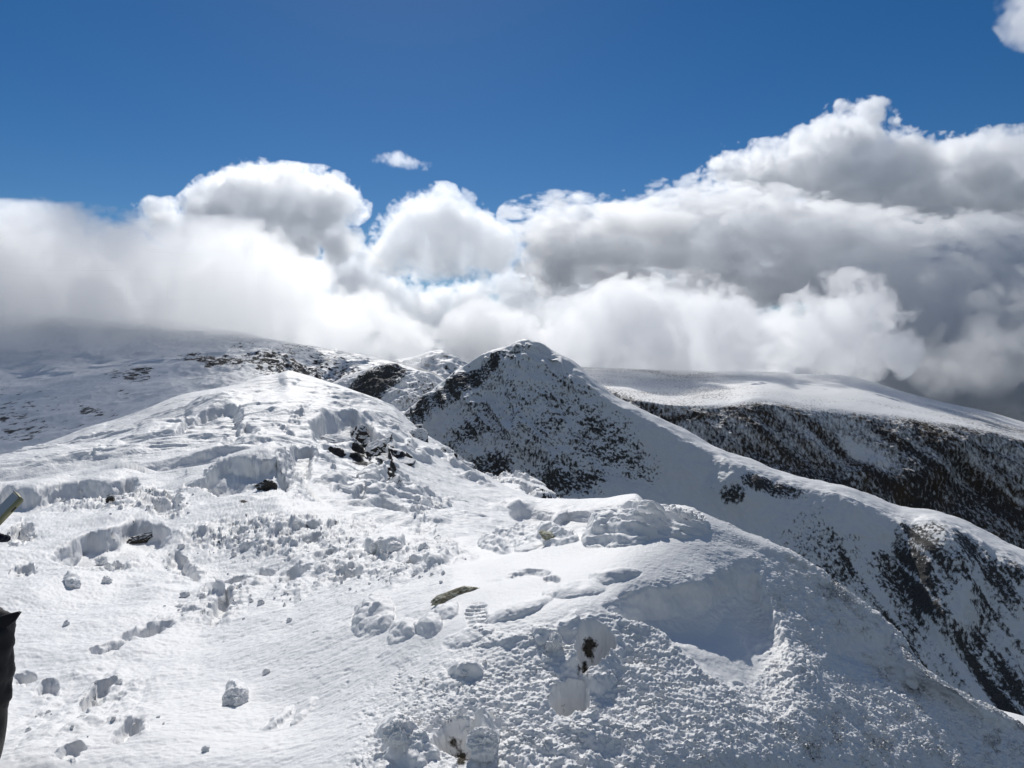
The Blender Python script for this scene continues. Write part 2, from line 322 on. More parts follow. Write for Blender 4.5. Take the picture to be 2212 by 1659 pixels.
def K_disp(p, x, y, front, s):
    X, Y = p[..., 0], p[..., 1]
    x0_ = x; x = x + 6 * fbm(x / 28, y / 20, oct=3, seed=1); y = y + 5 * vnoise(x0_ / 60 + 50, y / 30, seed=2)
    crest = 1 - .8 * sstep(2.4, 3.0, s)
    h = .35 * fbm(X * .12, Y * .12, oct=3, seed=51)
    # wind carved ribs running up to the right
    a = math.radians(35); u = X * math.cos(a) + Y * math.sin(a); v = -X * math.sin(a) + Y * math.cos(a)
    left = 1 - sstep(600, 760, x)
    sas = fbm(u * .28, v * .95, oct=4, gain=.5, seed=52)
    h += left * (.24 * np.clip(sas - .12, 0, 1) + .05 * sas)
    a = math.radians(-30); u2 = X * math.cos(a) + Y * math.sin(a); v2 = -X * math.sin(a) + Y * math.cos(a)
    sas2 = fbm(u2 * .9, v2 * .35, oct=4, gain=.55, seed=53)
    lo = sstep(1120, 1040, y) if False else 1 - sstep(1080, 1140, y)
    h += (1 - left) * (.40 * np.clip(sas2 - .12, 0, 1) + .05 * sas2) * (.25 + .75 * lo) * (1 - .8 * sstep(1060, 1160, x))
    h += .03 * fbm(X * 2.2, Y * 2.2, oct=3, seed=54)
    # snow plastered bluffs with shaded undersides: (top curve, bottom curve, drop)
    for top, bot, d in [
        ([(365,945),(400,905),(450,880),(500,873),(527,880)], [(365,950),(400,950),(450,948),(527,935)], 1.3),
        ([(470,960),(530,905),(560,925)], [(470,965),(530,968),(560,965)], .6),
        ([(612,1000),(640,980),(665,985),(684,1000)], [(612,1000),(640,1040),(662,1050),(684,1010)], 1.0),
        ([(668,915),(700,905),(760,900),(800,925),(838,965),(850,1000)], [(668,925),(720,985),(780,1015),(830,1010),(850,1005)], 1.9),
        ([(740,1010),(790,1040),(840,1048),(850,1070)], [(740,1015),(790,1075),(850,1085)], .5),
        ([(820,1030),(840,1020),(850,1040)], [(820,1060),(840,1065),(850,1060)], .7),
        ([(1095,1100),(1130,1090),(1160,1095),(1200,1105)], [(1095,1110),(1140,1140),(1200,1130)], .8),
        ([(1180,1120),(1230,1100),(1270,1105),(1310,1115)], [(1180,1150),(1240,1180),(1310,1150)], .9),
        ([(1270,1105),(1320,1092),(1380,1078),(1398,1100)], [(1270,1115),(1330,1125),(1398,1120)], .7),
        ([(960,1105),(1000,1095),(1045,1120)], [(960,1110),(1000,1130),(1045,1132)], .5),
        ([(790,1110),(830,1105),(870,1125),(890,1142)], [(790,1118),(840,1138),(890,1145)], .5),
        ([(745,1090),(790,1080),(800,1110)], [(745,1100),(780,1112),(800,1112)], .4)]:
        h -= .62 * d * scarp(x, y, top, bot, 4, .8, 22)
    for cx, cy, rx, ry, an, d in [(470,868,75,26,14,.9),(745,900,85,22,-8,1.0),(825,945,30,30,-40,.8),(640,985,50,26,-10,.7),(540,935,40,20,0,.5),(835,1035,20,22,-30,.7),(890,955,18,12,0,.6),(925,905,28,22,-35,.6),(985,990,25,16,-40,.8),
        (800,1045,35,14,-20,.4),(720,1060,30,14,-20,.4),(860,1080,30,14,-20,.3),(905,1095,25,10,-10,.3),(1110,1085,60,12,0,.3),(1330,1078,60,12,0,.3),(625,815,22,12,0,.5),(700,840,18,8,-20,.3),(60,975,50,12,15,.5),(180,935,60,12,20,.5),(250,985,50,9,15,.35),(330,935,50,10,25,.4)]:
        b = blob(x, y, cx, cy, rx, ry, an, 2.)
        h += .42 * d * b * (1 + .4 * fbm(X * .9, Y * .9, oct=3, seed=55))
    tr = np.zeros_like(x)   # trodden line
    pts = [(1040,1300),(960,1240),(900,1195),(885,1150),(892,1110),(905,1070)]
    for cx, cy, rx, ry, an in [(945,1090,30,18,20),(905,1130,22,26,0),(915,1165,24,26,0),(930,1110,40,20,0),(640,905,22,14,0),(620,930,30,12,-20),(655,885,20,10,0)]:
        tr = np.maximum(tr, plateau(x, y, cx, cy, rx, ry, an, .8, .4))
    h += tr * .18 * (fbm(X * 2.6, Y * 1.9, oct=4, gain=.6, seed=57) - .1)
    h = h * crest
    h = np.where(front, h, .06 * fbm(X * .3, Y * .3, oct=3, seed=51))
    q = p.copy(); q[..., 2] += h
    n = normals(q); st = sstep(.02, .35, 1 - n[..., 2]) * front
    w_ = fbm(q[..., 0] * 1.3, q[..., 1] * 1.3, q[..., 2] * 2.6, oct=5, gain=.6, seed=58)
    q += n * (st * w_ * .11)[..., None]
    return q
def K_rock(p, x, y, front, s):
    n = normals(p)
    steep = sstep(.80, .45, n[..., 2]) if False else 1 - sstep(.5, .86, n[..., 2])
    r = np.zeros_like(x)
    for cx, cy, rx, ry, an, v in [(775,945,22,32,-10,.95),(792,965,26,22,-10,.95),(735,940,30,10,-5,.7),(750,960,22,10,-10,.7),(800,995,14,16,-30,.9),(845,1048,10,20,-30,.8),(893,940,10,14,-20,.9),(905,912,9,12,-20,.9),
        (985,990,26,16,-38,.85),(860,985,34,14,-25,.6),(835,1060,8,10,0,.7),(640,1000,7,5,0,.7),(520,905,16,5,20,.55),(465,915,12,5,20,.6),(950,1020,10,8,-30,.5),(880,965,8,6,-20,.7),(545,898,12,5,30,.5),
        (840,905,8,6,0,.6),(910,950,20,8,-20,.5),(10,985,14,4,50,.6),(35,975,16,4,50,.5),(250,965,25,4,25,.45),(90,1000,20,4,20,.3)]:
        r = np.maximum(r, v * blob(x, y, cx, cy, rx, ry, an, 2.)**.5)
    r = r * (.55 + .45 * steep) + .22 * steep * (x > 700) * (x < 1150) * (y < 1075)
    return np.where(front, r, .2 * steep)
m_mid = snow_mat('snow_mid', 9, .5, rock=True, rscale=1.3, rstretch=(1, 1, 2.0), rcol=((.012, .013, .016), (.06, .058, .055)), rsharp=.04)
_, KP_, _kx, _ky = layer('snow_knoll', K_rows, cols(-380, 2500, 2.2), [60, 200, 260, 20, 10, 8], [(6, -4), (20, -20), (60, -70)], m_mid, K_disp, K_rock)

# small snowy rib that shows between the knoll and the peak
B_rows = [[(900,1180,60),(1060,1140,62),(1190,1130,62),(1300,1180,60)],
          [(900,1090,78),(1000,1040,80),(1050,1036,82),(1075,1034,82),(1120,1036,82),(1150,1050,82),(1180,1068,80),(1230,1120,75),(1300,1200,75)]]
def B_disp(p, x, y, front, s):
    q = p.copy(); X, Y = p[..., 0], p[..., 1]
    q[..., 2] += 1.1 * np.clip(fbm(X * .35, Y * .3, oct=5, gain=.6, seed=61, mode=1), -1, 1) * np.where(front, 1, .3); return q
layer('snow_rib', B_rows, cols(900, 1300, 2), [90, 10, 10], [(6, -6), (25, -40)], m_mid, B_disp, lambda p, x, y, f, s: (1 - sstep(.35, .85, normals(p)[..., 2])) * .62 * sstep(1120, 1180, x + 0 * y) + .1)

# ---- the pointed peak and its long ridge
S_crest = [(300,1300,600),(700,1040,600),(800,955,600),(870,893,600),(900,868,600),(960,822,600),(985,800,600),(1010,784,600),(1040,764,600),(1060,756,600),(1100,742,600),(1125,734,600),(1135,734,600),(1150,740,600),(1165,741,600),(1180,748,598),(1230,775,592),(1280,815,582),(1320,850,575),(1380,882,568),(1450,915,560),(1550,965,540),(1700,1020,520),(1850,1060,500),(1900,1078,495),(1950,1095,490),(2000,1099,485),(2050,1110,480),(2130,1150,465),(2212,1190,450),(2400,1290,430),(2700,1470,400)]
S_brow = [(x, y + (5 if x < 1200 else 14 if x < 1500 else 19 if x < 1900 else 26), D - (10 if x < 1200 else 22)) for x, y, D in S_crest]
S_rows = [
 [(300,1600,420),(800,1350,430),(1130,1300,430),(1450,1400,420),(1700,1600,385),(1950,1750,355),(2212,1850,330),(2700,2000,300)],
 [(300,1450,480),(800,1180,500),(1000,1130,490),(1130,1115,480),(1300,1130,480),(1450,1200,470),(1700,1350,425),(1950,1500,395),(2212,1620,360),(2700,1800,330)],
 [(300,1370,560),(800,1040,570),(900,960,560),(1000,940,545),(1130,920,530),(1300,985,525),(1450,1060,510),(1700,1180,462),(1950,1270,436),(2212,1385,400),(2700,1620,360)],
 S_brow, S_crest]
def S_disp(p, x, y, front, s):
    q = p.copy(); X, Y, Z = p[..., 0], p[..., 1], p[..., 2]
    n = normals(p)
    k = 1 - sstep(2.8, 3.6, s)
    far_top = sstep(4.0, 3.4, s) if False else 1 - sstep(3.4, 4.0, s)
    leftp = (1 - sstep(1180, 1350, x))
    a = (X + .55 * Z)           # ribs that lean down to the left
    rib = fbm(a * .030, (Z - X * .3) * .010, oct=5, gain=.55, seed=71, mode=2)
    r2 = fbm(X * .11, Y * .11, Z * .11, oct=4, gain=.6, seed=72)
    amp = 5.5 * leftp + 1.6
    d = far_top * (rib * amp * np.clip(k + .35 * leftp, 0, 1) + r2 * (1.4 + 1.6 * leftp) * (.25 + .75 * k))
    # gullies and buttresses on the ridge flank at the right
    fl = sstep(1850, 1950, x) * k
    d += fl * 3.5 * fbm(X * .045, Z * .015, oct=4, seed=73, mode=2)
    # raised spurs with a lit left edge
    d += 7 * plateau(x, y, 1480 + 0 * x, 1010, 60, 60, -60, .9) * 0
    d += 7 * plateau(x, y, 1590, 1050, 85, 75, -40, .75) * k
    d += 15 * plateau(x, y, 2040, 1260, 95, 170, 10, .6) * k
    d = np.where(front, d, .4 * r2 * 2)
    q += n * d[..., None] * np.array([1, 1, .6])
    q[..., 2] += np.where(front, 0, 0) + 1.2 * fbm(X * .05, Y * .05, oct=3, seed=74) * (1 - .6 * k)
    return q
def S_rock(p, x, y, front, s):
    r = np.full_like(x, .19)
    n = normals(p)
    steep = 1 - sstep(.35, .8, n[..., 2])
    B_ = [(1160,960,240,200,-60,.375),(960,850,110,30,35,.49),(900,880,45,40,40,.50),(1010,815,60,26,38,.52),(1100,758,60,14,20,.46),(1065,775,26,16,40,.54),(1190,880,130,90,-30,.36),(1210,1040,110,28,-8,.50),(1290,1030,60,20,5,.52),
          (1060,1000,60,40,20,.50),(1180,920,60,40,30,.47),(1300,960,110,80,-30,.42),(1380,1010,60,50,-30,.38),(1150,1060,80,20,-10,.52),(1250,880,120,60,-40,.34),(1010,930,50,30,30,.45),
          (1545,1010,40,50,-50,.26),(1585,1070,34,26,10,.62),(1640,1045,50,24,-8,.66),(1690,1055,60,26,-5,.60),(1730,1060,30,20,0,.5),(1555,1060,30,50,-60,.34),
          (1760,1170,110,90,30,.44),(1800,1220,90,60,20,.44),(1720,1150,60,60,0,.38),(1990,1150,60,40,0,.50),(2000,1220,70,110,20,.50),(2080,1200,50,70,10,.47),(1900,1250,60,70,40,.44),(1960,1330,90,110,20,.45),(2160,1270,70,140,-10,.47),(2100,1450,160,110,-20,.44),(2060,1480,70,60,0,.40),(2200,1480,80,160,0,.50),(2180,1240,60,60,0,.45),(1985,1300,24,170,-10,.54),(2120,1370,26,120,-12,.50)]
    for cx, cy, rx, ry, an, v in B_:
        r = np.maximum(r, .19 + (v - .19) * blob(x, y, cx, cy, rx, ry, an, 2.)**.5)
    bare = plateau(x, y, 1480, 1050, 60, 110, -20, .6) + plateau(x, y, 1830, 1120, 70, 40, -15, .6)
    r = r - .2 * np.clip(bare, 0, 1) + .16 * steep * (1 - sstep(1350, 1500, x)) - .30 * sstep(2.75, 3.05, s) * (x > 1180) - .1 * sstep(2.9, 3.1, s)
    gul = fbm((p[..., 0] + .35 * p[..., 2]) * .12, p[..., 2] * .022, oct=4, gain=.6, seed=75)
    r = r + .24 * gul * sstep(1700, 1900, x + 0 * y) * (r > .22)
    r = r + .07 * sstep(1840, 1960, x) * (r > .28)
    big = fbm(p[..., 0] * .05 + p[..., 2] * .04, p[..., 2] * .06, p[..., 1] * .03, oct=4, gain=.6, seed=76)
    r = r + .10 * big * (r > .2) * (1 - sstep(1400, 1600, x))
    return np.where(front, r, .1)
m_peak = snow_mat('snow_and_rock_peak', 1.6, .35, rock=True, rscale=.42, rstretch=(1.2, 1.2, .75), rcol=((.022, .024, .028), (.14, .13, .115)), rsharp=.07, crisp=6)
layer('mountain_peak', S_rows, cols(300, 2700, 2.3), [20, 150, 190, 190, 26, 8, 8], [(14, -4), (60, -45), (160, -170)], m_peak, S_disp, S_rock)
# ---- small crag left of the peak, and a pale summit far behind
M_rows = [[(560,1150,520),(700,1050,530),(850,1000,540),(980,1010,540),(1100,1060,540)],
          [(560,1010,600),(700,900,610),(850,880,620),(920,890,620),(980,900,620),(1100,1000,620)],
          [(560,960,690),(640,880,700),(700,838,700),(740,815,700),(790,797,700),(830,786,700),(855,783,700),(872,793,700),(900,798,705),(940,810,710),(980,836,700),(1010,870,690),(1060,940,680),(1100,980,680)]]
def rough(amp, sc, seed, mode=0, top=2.0, nrm=True):
    def f(p, x, y, front, s):
        q = p.copy(); X, Y, Z = p[..., 0], p[..., 1], p[..., 2]
        d = amp * fbm(X * sc, Y * sc, Z * sc, oct=5, gain=.55, seed=seed, mode=mode) * (.25 + .75 * (1 - sstep(top - .3, top, s)))
        d = np.where(front, d, d * .3)
        return q + normals(p) * d[..., None] * np.array([1, 1, .7])
    return f
def M_rock(p, x, y, front, s):
    r = np.full_like(x, .28)
    for cx, cy, rx, ry, an, v in [(810,825,80,34,28,.66),(850,800,34,16,0,.62),(770,850,60,30,20,.58),(900,850,50,30,30,.40),(940,840,40,14,20,.46),(700,860,60,20,20,.45)]:
        r = np.maximum(r, .28 + (v - .28) * blob(x, y, cx, cy, rx, ry, an, 2.)**.5)
    return np.where(front, r + .12 * (1 - sstep(.4, .8, normals(p)[..., 2])), .1)
layer('rocky_spur', M_rows, cols(560, 1100, 2), [70, 110, 10, 10], [(20, -8), (120, -90)], m_peak, rough(7, .03, 81, 2), M_rock)
N_rows = [[(780,900,1350),(960,880,1380),(1200,900,1350)],
          [(780,800,1600),(850,778,1600),(900,768,1600),(930,758,1600),(950,756,1600),(985,770,1600),(1020,787,1600),(1100,810,1600),(1200,830,1600)]]
m_far = snow_mat('snow_and_rock_far', .5, .3, rock=True, rscale=.06, rstretch=(1, 1, 1.2), rcol=((.02, .021, .026), (.08, .075, .07)), rsharp=.05, crisp=5)
layer('far_summit', N_rows, cols(780, 1200, 3), [80, 8, 8], [(40, -20), (400, -300)], m_far, rough(14, .012, 83, 2, 1.0), lambda p, x, y, f, s: .30 + .22 * (1 - sstep(.4, .85, normals(p)[..., 2])))

# ---- the long slope at the left that runs up into the cloud
L_rows = [
 [(-500,1300,200),(0,1180,210),(400,1040,240),(560,1010,300),(700,990,730),(1060,1060,780)],
 [(-500,1060,300),(0,1010,310),(200,940,340),(400,880,380),(560,850,430),(700,880,745),(1060,960,790)],
 [(-500,930,430),(0,900,440),(200,860,480),(400,820,540),(560,800,610),(700,825,765),(800,840,770),(1060,920,800)],
 [(-500,800,680),(0,800,700),(200,785,720),(400,765,760),(560,752,800),(700,785,820),(850,820,800),(1060,900,810)],
 [(-500,560,1300),(0,600,1280),(300,665,1220),(450,700,1150),(560,728,1050),(640,742,1000),(720,755,960),(800,770,930),(870,788,900),(930,811,880),(985,845,850),(1060,890,830)]]
def L_disp(p, x, y, front, s):
    q = p.copy(); X, Y, Z = p[..., 0], p[..., 1], p[..., 2]
    d = 5 * fbm(X * .012, Y * .012, oct=4, seed=91) + 1.8 * fbm(X * .06, Y * .06, Z * .05, oct=4, gain=.6, seed=92, mode=2) * (.4 + .6 * sstep(350, 560, x))
    d += 5 * fbm(X * .03, Y * .02, oct=4, seed=93, mode=2) * plateau(x, y, 620, 800, 330, 60, 0, .9)
    d = d * (1 - .7 * sstep(3.6, 4, s))
    q[..., 2] += np.where(front, d, 0)
    return q
def L_rock(p, x, y, front, s):
    r = np.full_like(x, .23)
    for cx, cy, rx, ry, an, v in [(440,775,70,12,0,.52),(470,782,60,10,8,.52),(600,762,90,22,12,.42),(560,772,90,20,8,.46),(520,745,40,12,10,.38),(280,812,70,22,0,.46),(300,805,40,12,0,.5),(250,840,80,20,0,.34),(60,900,150,60,-10,.36),(40,920,100,40,-10,.42),(150,870,90,20,0,.34),(210,880,60,12,0,.44),
        (640,800,120,26,-6,.42),(720,780,80,20,-20,.38),(760,800,60,16,-20,.40),(120,840,40,12,0,.28),(0,870,60,60,0,.34)]:
        r = np.maximum(r, .20 + (v - .20) * blob(x, y, cx, cy, rx, ry, an, 2.)**.5)
    return np.where(front, r + .05 + .12 * (1 - sstep(.6, .95, normals(p)[..., 2])), .1)
m_left = snow_mat('snow_and_rock_slope', 1.2, .4, rock=True, rscale=.16, rstretch=(1, .7, 1.3), rcol=((.02, .02, .022), (.09, .082, .07)), rsharp=.04, crisp=6)
layer('snow_slope', L_rows, cols(-500, 1060, 2.6), [12, 120, 120, 110, 120, 6], [(300, -40)], m_left, L_disp, L_rock)

# ---- the broad mountain at the right
R_rows = [
 [(1150,1150,1500),(1500,1150,1400),(1700,1250,1290),(1900,1350,1240),(2212,1500,1180),(2700,1700,1050)],
 [(1150,900,1720),(1440,892,1590),(1650,975,1470),(1900,1040,1440),(2050,1075,1420),(2212,1115,1380),(2700,1300,1250)],
 [(1150,826,1850),(1300,838,1800),(1400,868,1650),(1480,878,1600),(1560,874,1600),(1640,862,1600),(1700,870,1600),(1780,882,1600),(1850,888,1590),(1950,899,1570),(2050,915,1540),(2130,930,1520),(2212,950,1500),(2700,1080,1400)],
 [(1150,790,2300),(1250,792,2300),(1500,800,2300),(1650,802,2280),(1690,803,2250),(1720,808,2240),(1760,808,2230),(1800,809,2200),(1850,816,2180),(1900,830,2140),(1950,846,2100),(2050,872,2050),(2130,889,2000),(2212,912,1950),(2700,1040,1700)]]
def R_disp(p, x, y, front, s):
    q = p.copy(); X, Y, Z = p[..., 0], p[..., 1], p[..., 2]
    k = 1 - sstep(1.7, 2.05, s)
    rib = fbm((X + .8 * Z) * .011, Y * .008, (Z - .5 * X) * .006, oct=6, gain=.58, seed=101, mode=2)
    d = k * rib * 17 + k * 5 * fbm(X * .04, Y * .04, Z * .04, oct=4, gain=.6, seed=102)
    d += (1 - k) * 3.0 * fbm(X * .008, Y * .008, oct=4, seed=103) * (1 - sstep(2.6, 3, s))
    d += 45 * plateau(x, y, 2000, 1010, 90, 140, -50, .95) * k - 30 * plateau(x, y, 1840, 970, 70, 60, -50, .95) * k
    q += normals(p) * np.where(front, d, 0)[..., None] * np.array([1, 1, .5])
    return q
def R_rock(p, x, y, front, s):
    k = 1 - sstep(1.85, 2.06, s)
    n = normals(p)
    r = .52 + .05 * sstep(1700, 2100, x) + .07 * sstep(960, 1060, y - (x - 1700) * .12)
    st = fbm((p[..., 0] + 1.0 * p[..., 2]) * .03, (p[..., 2] - .3 * p[..., 0]) * .008, oct=4, gain=.6, seed=105)
    r = r + .13 * st - .22 * blob(x, y, 1850, 960, 60, 14, -40, 2) - .2 * blob(x, y, 1900, 990, 80, 30, -30, 2)
    r = r + .14 * plateau(x, y, 1480, 900, 120, 16, 6, .8)
    top = .27 + .16 * sstep(1900, 2150, x) + .10 * fbm(p[..., 0] * .006, p[..., 1] * .012, oct=4, seed=106) + .13 * (1 - sstep(1500, 1700, x)) 
    r = k * r + (1 - k) * top
    return np.where(front, r, .3)
m_right = snow_mat('dark_mountain_face', .35, .3, rock=True, rscale=.20, rstretch=(1.0, .6, .42), rrot=(0, .95, 0), rcol=((.022, .023, .027), (.085, .072, .060)), rsharp=.13, moss=(.070, .050, .032), crisp=7)
layer('broad_mountain', R_rows, cols(1150, 2700, 2.3), [20, 170, 150, 70, 8, 8], [(100, -30), (900, -450)], m_right, R_disp, R_rock)

# ---- the low country far below, out to the horizon
def low_ground():
    m, t, b = new_mat('moor')
    v = wpos(t)
    n1 = noise_(t, v, .0006, 6, .6); n2 = noise_(t, v, .004, 5, .6)
    c = mix(t, maprange(t, n1, .4, .6), (.018, .024, .034), (.035, .04, .045))  # bluish haze of distance is put into the ground colour
    c = mix(t, maprange(t, n2, .60, .72), c, (.30, .33, .38))
    t.links.new(c, b.inputs['Base Color']); b.inputs['Roughness'].default_value = .95
    th = np.radians(np.arange(0, 361, 1.0)); r = np.concatenate([np.geomspace(5, 2500, 30), np.geomspace(2700, 90000, 140)])
    R_, T_ = np.meshgrid(r, th, indexing='ij')
    X, Y = R_ * np.sin(T_), R_ * np.cos(T_)
    Z = -620 + 330 * np.clip(fbm(X * .00022, Y * .00022, oct=5, seed=111, mode=2), -.4, 1) * sstep(4500, 10000, R_) * np.clip(1 - R_ / 60000, .15, 1)
    Z[R_ < 1500] = -620
    o = grid_mesh('ground', np.stack([X, Y, Z], -1), m); tag(o, kind='structure')
low_ground()
# ------------------------------------------------------------------ clouds: real volumes, baked on grids at their true distance
rng=np.random.default_rng(3)
def interp_mat(n,m,off):
    # n samples, lattice spacing m cells -> matrix (n,L) smooth
    t=np.arange(n)/m+off; i=np.floor(t).astype(int); f=t-i; L=i.max()+3
    M=np.zeros((n,L),np.float32); w=[(1-f)**3/6,(3*f**3-6*f**2+4)/6,(-3*f**3+3*f**2+3*f+1)/6,f**3/6]
    M=np.zeros((n,L+2),np.float32)
    for k in range(4): M[np.arange(n),i+k]=w[k]
    return M
def noise(shape,m):
    if np.isscalar(m): m=(m,m,m)
    A=[interp_mat(shape[k],m[k],rng.random()) for k in range(3)]
    lat=rng.standard_normal((A[0].shape[1],A[1].shape[1],A[2].shape[1])).astype(np.float32)
    r=np.tensordot(A[0],lat,(1,0)); r=np.matmul(A[1],r); r=np.matmul(r,A[2].T)
    return r/ (r.std()+1e-6)
def indisc(poly,n,rmin,seed):
    """discs inscribed in a polygon"""
    r_=np.random.default_rng(seed); p=np.array(poly,float); q=np.roll(p,-1,0)
    lo,hi=p.min(0),p.max(0); pts=r_.uniform(lo,hi,(n*40,2))
    ins=np.zeros(len(pts),bool); dist=np.full(len(pts),1e9)
    for a,b in zip(p,q):
        c=((a[1]>pts[:,1])!=(b[1]>pts[:,1]))&(pts[:,0]<(b[0]-a[0])*(pts[:,1]-a[1])/(b[1]-a[1]+1e-9)+a[0]); ins^=c
        t=np.clip(((pts-a)@(b-a))/max(1e-9,(b-a)@(b-a)),0,1); dist=np.minimum(dist,np.linalg.norm(pts-(a+t[:,None]*(b-a)),axis=1))
    ok=ins&(dist>rmin); return np.c_[pts[ok],dist[ok]][:n]
def make_cloud(name,label,poly,D,vox,dens,edge=30,amp=.7,oct0=400,depth=1.0,jit=.3,n=160,rmin=10,seed=1,flat=1,tilt=0,dmax=1e9,rmx=1e9,hur=.5,wis=-.06,g=.6,tint=(.982,.989,.998)):
    s=D/F
    ds=indisc(poly,n,rmin,seed); r_=np.random.default_rng(seed+7); blobs=[]
    for x,y,r in ds:
        r=min(r,rmx); rr=r*s; j=r_.uniform(-1,1)*jit*rr*depth*2
        blobs.append((P(x,y,D+j+tilt*(y-poly[0][1])*s),(rr,min(rr*depth,dmax),rr)))
    pad=oct0*amp*.7+2*vox
    lo=np.min([np.array(c)-np.array(r) for c,r in blobs],0)-pad; hi=np.max([np.array(c)+np.array(r) for c,r in blobs],0)+pad
    n=np.round((hi-lo)/vox).astype(int)+1; hi=lo+(n-1)*vox
    nx,ny,nz=n; X=(lo[0]+np.arange(nx)*vox).astype(np.float32);Y=(lo[1]+np.arange(ny)*vox).astype(np.float32);Z=(lo[2]+np.arange(nz)*vox).astype(np.float32)
    S=np.full((nx,ny,nz),-pad*2,np.float32)
    for (c,r) in blobs:
        m=min(r)
        i0=[max(0,int((c[k]-r[k]*(1+pad/m)-lo[k])/vox)) for k in range(3)]; i1=[min(n[k],int((c[k]+r[k]*(1+pad/m)-lo[k])/vox)+2) for k in range(3)]
        xx=((X[i0[0]:i1[0]]-c[0])/r[0])[:,None,None];yy=((Y[i0[1]:i1[1]]-c[1])/r[1])[None,:,None];zz=((Z[i0[2]:i1[2]]-c[2])/r[2])[None,None,:]
        d=(1-np.sqrt(xx*xx+yy*yy+zz*zz))*m
        v=S[i0[0]:i1[0],i0[1]:i1[1],i0[2]:i1[2]]; np.maximum(v,d,out=v)
    S0=S.copy(); m=oct0
    while m>=1.6*vox:
        q=noise((nx,ny,nz),(m/vox,m/vox,m/vox/flat)); S+=amp*oct0*(m/oct0)**hur*.5*(np.abs(q)-.8+wis); m/=1.9
    S=np.where(S0>-.22*oct0,S,-1)
    d=np.clip(S/edge,0,1); d=(d*d*(3-2*d))*dens
    d[0]=0;d[-1]=0;d[:,0]=0;d[:,-1]=0;d[:,:,0]=0;d[:,:,-1]=0
    me=bpy.data.meshes.new(name+'_data'); me.vertices.add(d.size)
    at=me.attributes.new('d','FLOAT','POINT'); at.data.foreach_set('value',np.ascontiguousarray(d).ravel())
    src=bpy.data.objects.new(name+'_data',me)
    vol=bpy.data.volumes.new(name); ob=bpy.data.objects.new(name,vol); C.objects.link(ob)
    ng=bpy.data.node_groups.new(name,'GeometryNodeTree'); ng.interface.new_socket('Geometry',in_out='INPUT',socket_type='NodeSocketGeometry');ng.interface.new_socket('Geometry',in_out='OUTPUT',socket_type='NodeSocketGeometry')
    nd=ng.nodes; L=ng.links
    out=nd.new('NodeGroupOutput'); vc=nd.new('GeometryNodeVolumeCube'); oi=nd.new('GeometryNodeObjectInfo'); oi.inputs['Object'].default_value=src
    na=nd.new('GeometryNodeInputNamedAttribute'); na.data_type='FLOAT'; na.inputs['Name'].default_value='d'
    si=nd.new('GeometryNodeSampleIndex'); si.data_type='FLOAT'; si.domain='POINT'
    pos=nd.new('GeometryNodeInputPosition')
    sub=nd.new('ShaderNodeVectorMath'); sub.operation='SUBTRACT'; sub.inputs[1].default_value=lo
    mul=nd.new('ShaderNodeVectorMath'); mul.operation='MULTIPLY_ADD'; mul.inputs[1].default_value=(1/vox,)*3; mul.inputs[2].default_value=(.5,.5,.5)
    flo=nd.new('ShaderNodeVectorMath'); flo.operation='FLOOR'
    dot=nd.new('ShaderNodeVectorMath'); dot.operation='DOT_PRODUCT'; dot.inputs[1].default_value=(1,1,1)
    sep=nd.new('ShaderNodeSeparateXYZ')
    def mad(a,b,c):
        # int math to keep precision
        k=nd.new('FunctionNodeIntegerMath'); k.operation='MULTIPLY_ADD'
        for s,v in zip(k.inputs,(a,b,c)):
            if isinstance(v,int): s.default_value=v
            else: L.new(v,s)
        return k.outputs[0]
    L.new(pos.outputs[0],sub.inputs[0]);L.new(sub.outputs[0],mul.inputs[0]);L.new(mul.outputs[0],flo.inputs[0]);L.new(flo.outputs[0],sep.inputs[0])
    a=mad(sep.outputs[0],int(ny),sep.outputs[1]); b=mad(a,int(nz),sep.outputs[2])
    L.new(b,si.inputs['Index']); L.new(oi.outputs['Geometry'],si.inputs['Geometry']);L.new(na.outputs[0],si.inputs['Value'])
    L.new(si.outputs[0],vc.inputs['Density']); vc.inputs['Min'].default_value=lo; vc.inputs['Max'].default_value=hi
    for k,s in enumerate(('Resolution X','Resolution Y','Resolution Z')): vc.inputs[s].default_value=int(n[k])
    sm=nd.new('GeometryNodeSetMaterial'); L.new(vc.outputs[0],sm.inputs[0]); L.new(sm.outputs[0],out.inputs[0])
    mt=bpy.data.materials.new(name); mt.use_nodes=True; t=mt.node_tree; t.nodes.clear()
    o=t.nodes.new('ShaderNodeOutputMaterial'); pv=t.nodes.new('ShaderNodeVolumePrincipled'); pv.inputs['Color'].default_value=tint+(1,)
    pv.inputs['Density'].default_value=1; pv.inputs['Density Attribute'].default_value='density'; pv.inputs['Anisotropy'].default_value=g
    t.links.new(pv.outputs[0],o.inputs['Volume']); sm.inputs['Material'].default_value=mt; vol.materials.append(mt)
    mt.cycles.volume_interpolation='LINEAR'; 
    md=ob.modifiers.new('cloud','NODES'); md.node_group=ng
    tag(ob, label, 'cloud', kind='stuff')
    return ob

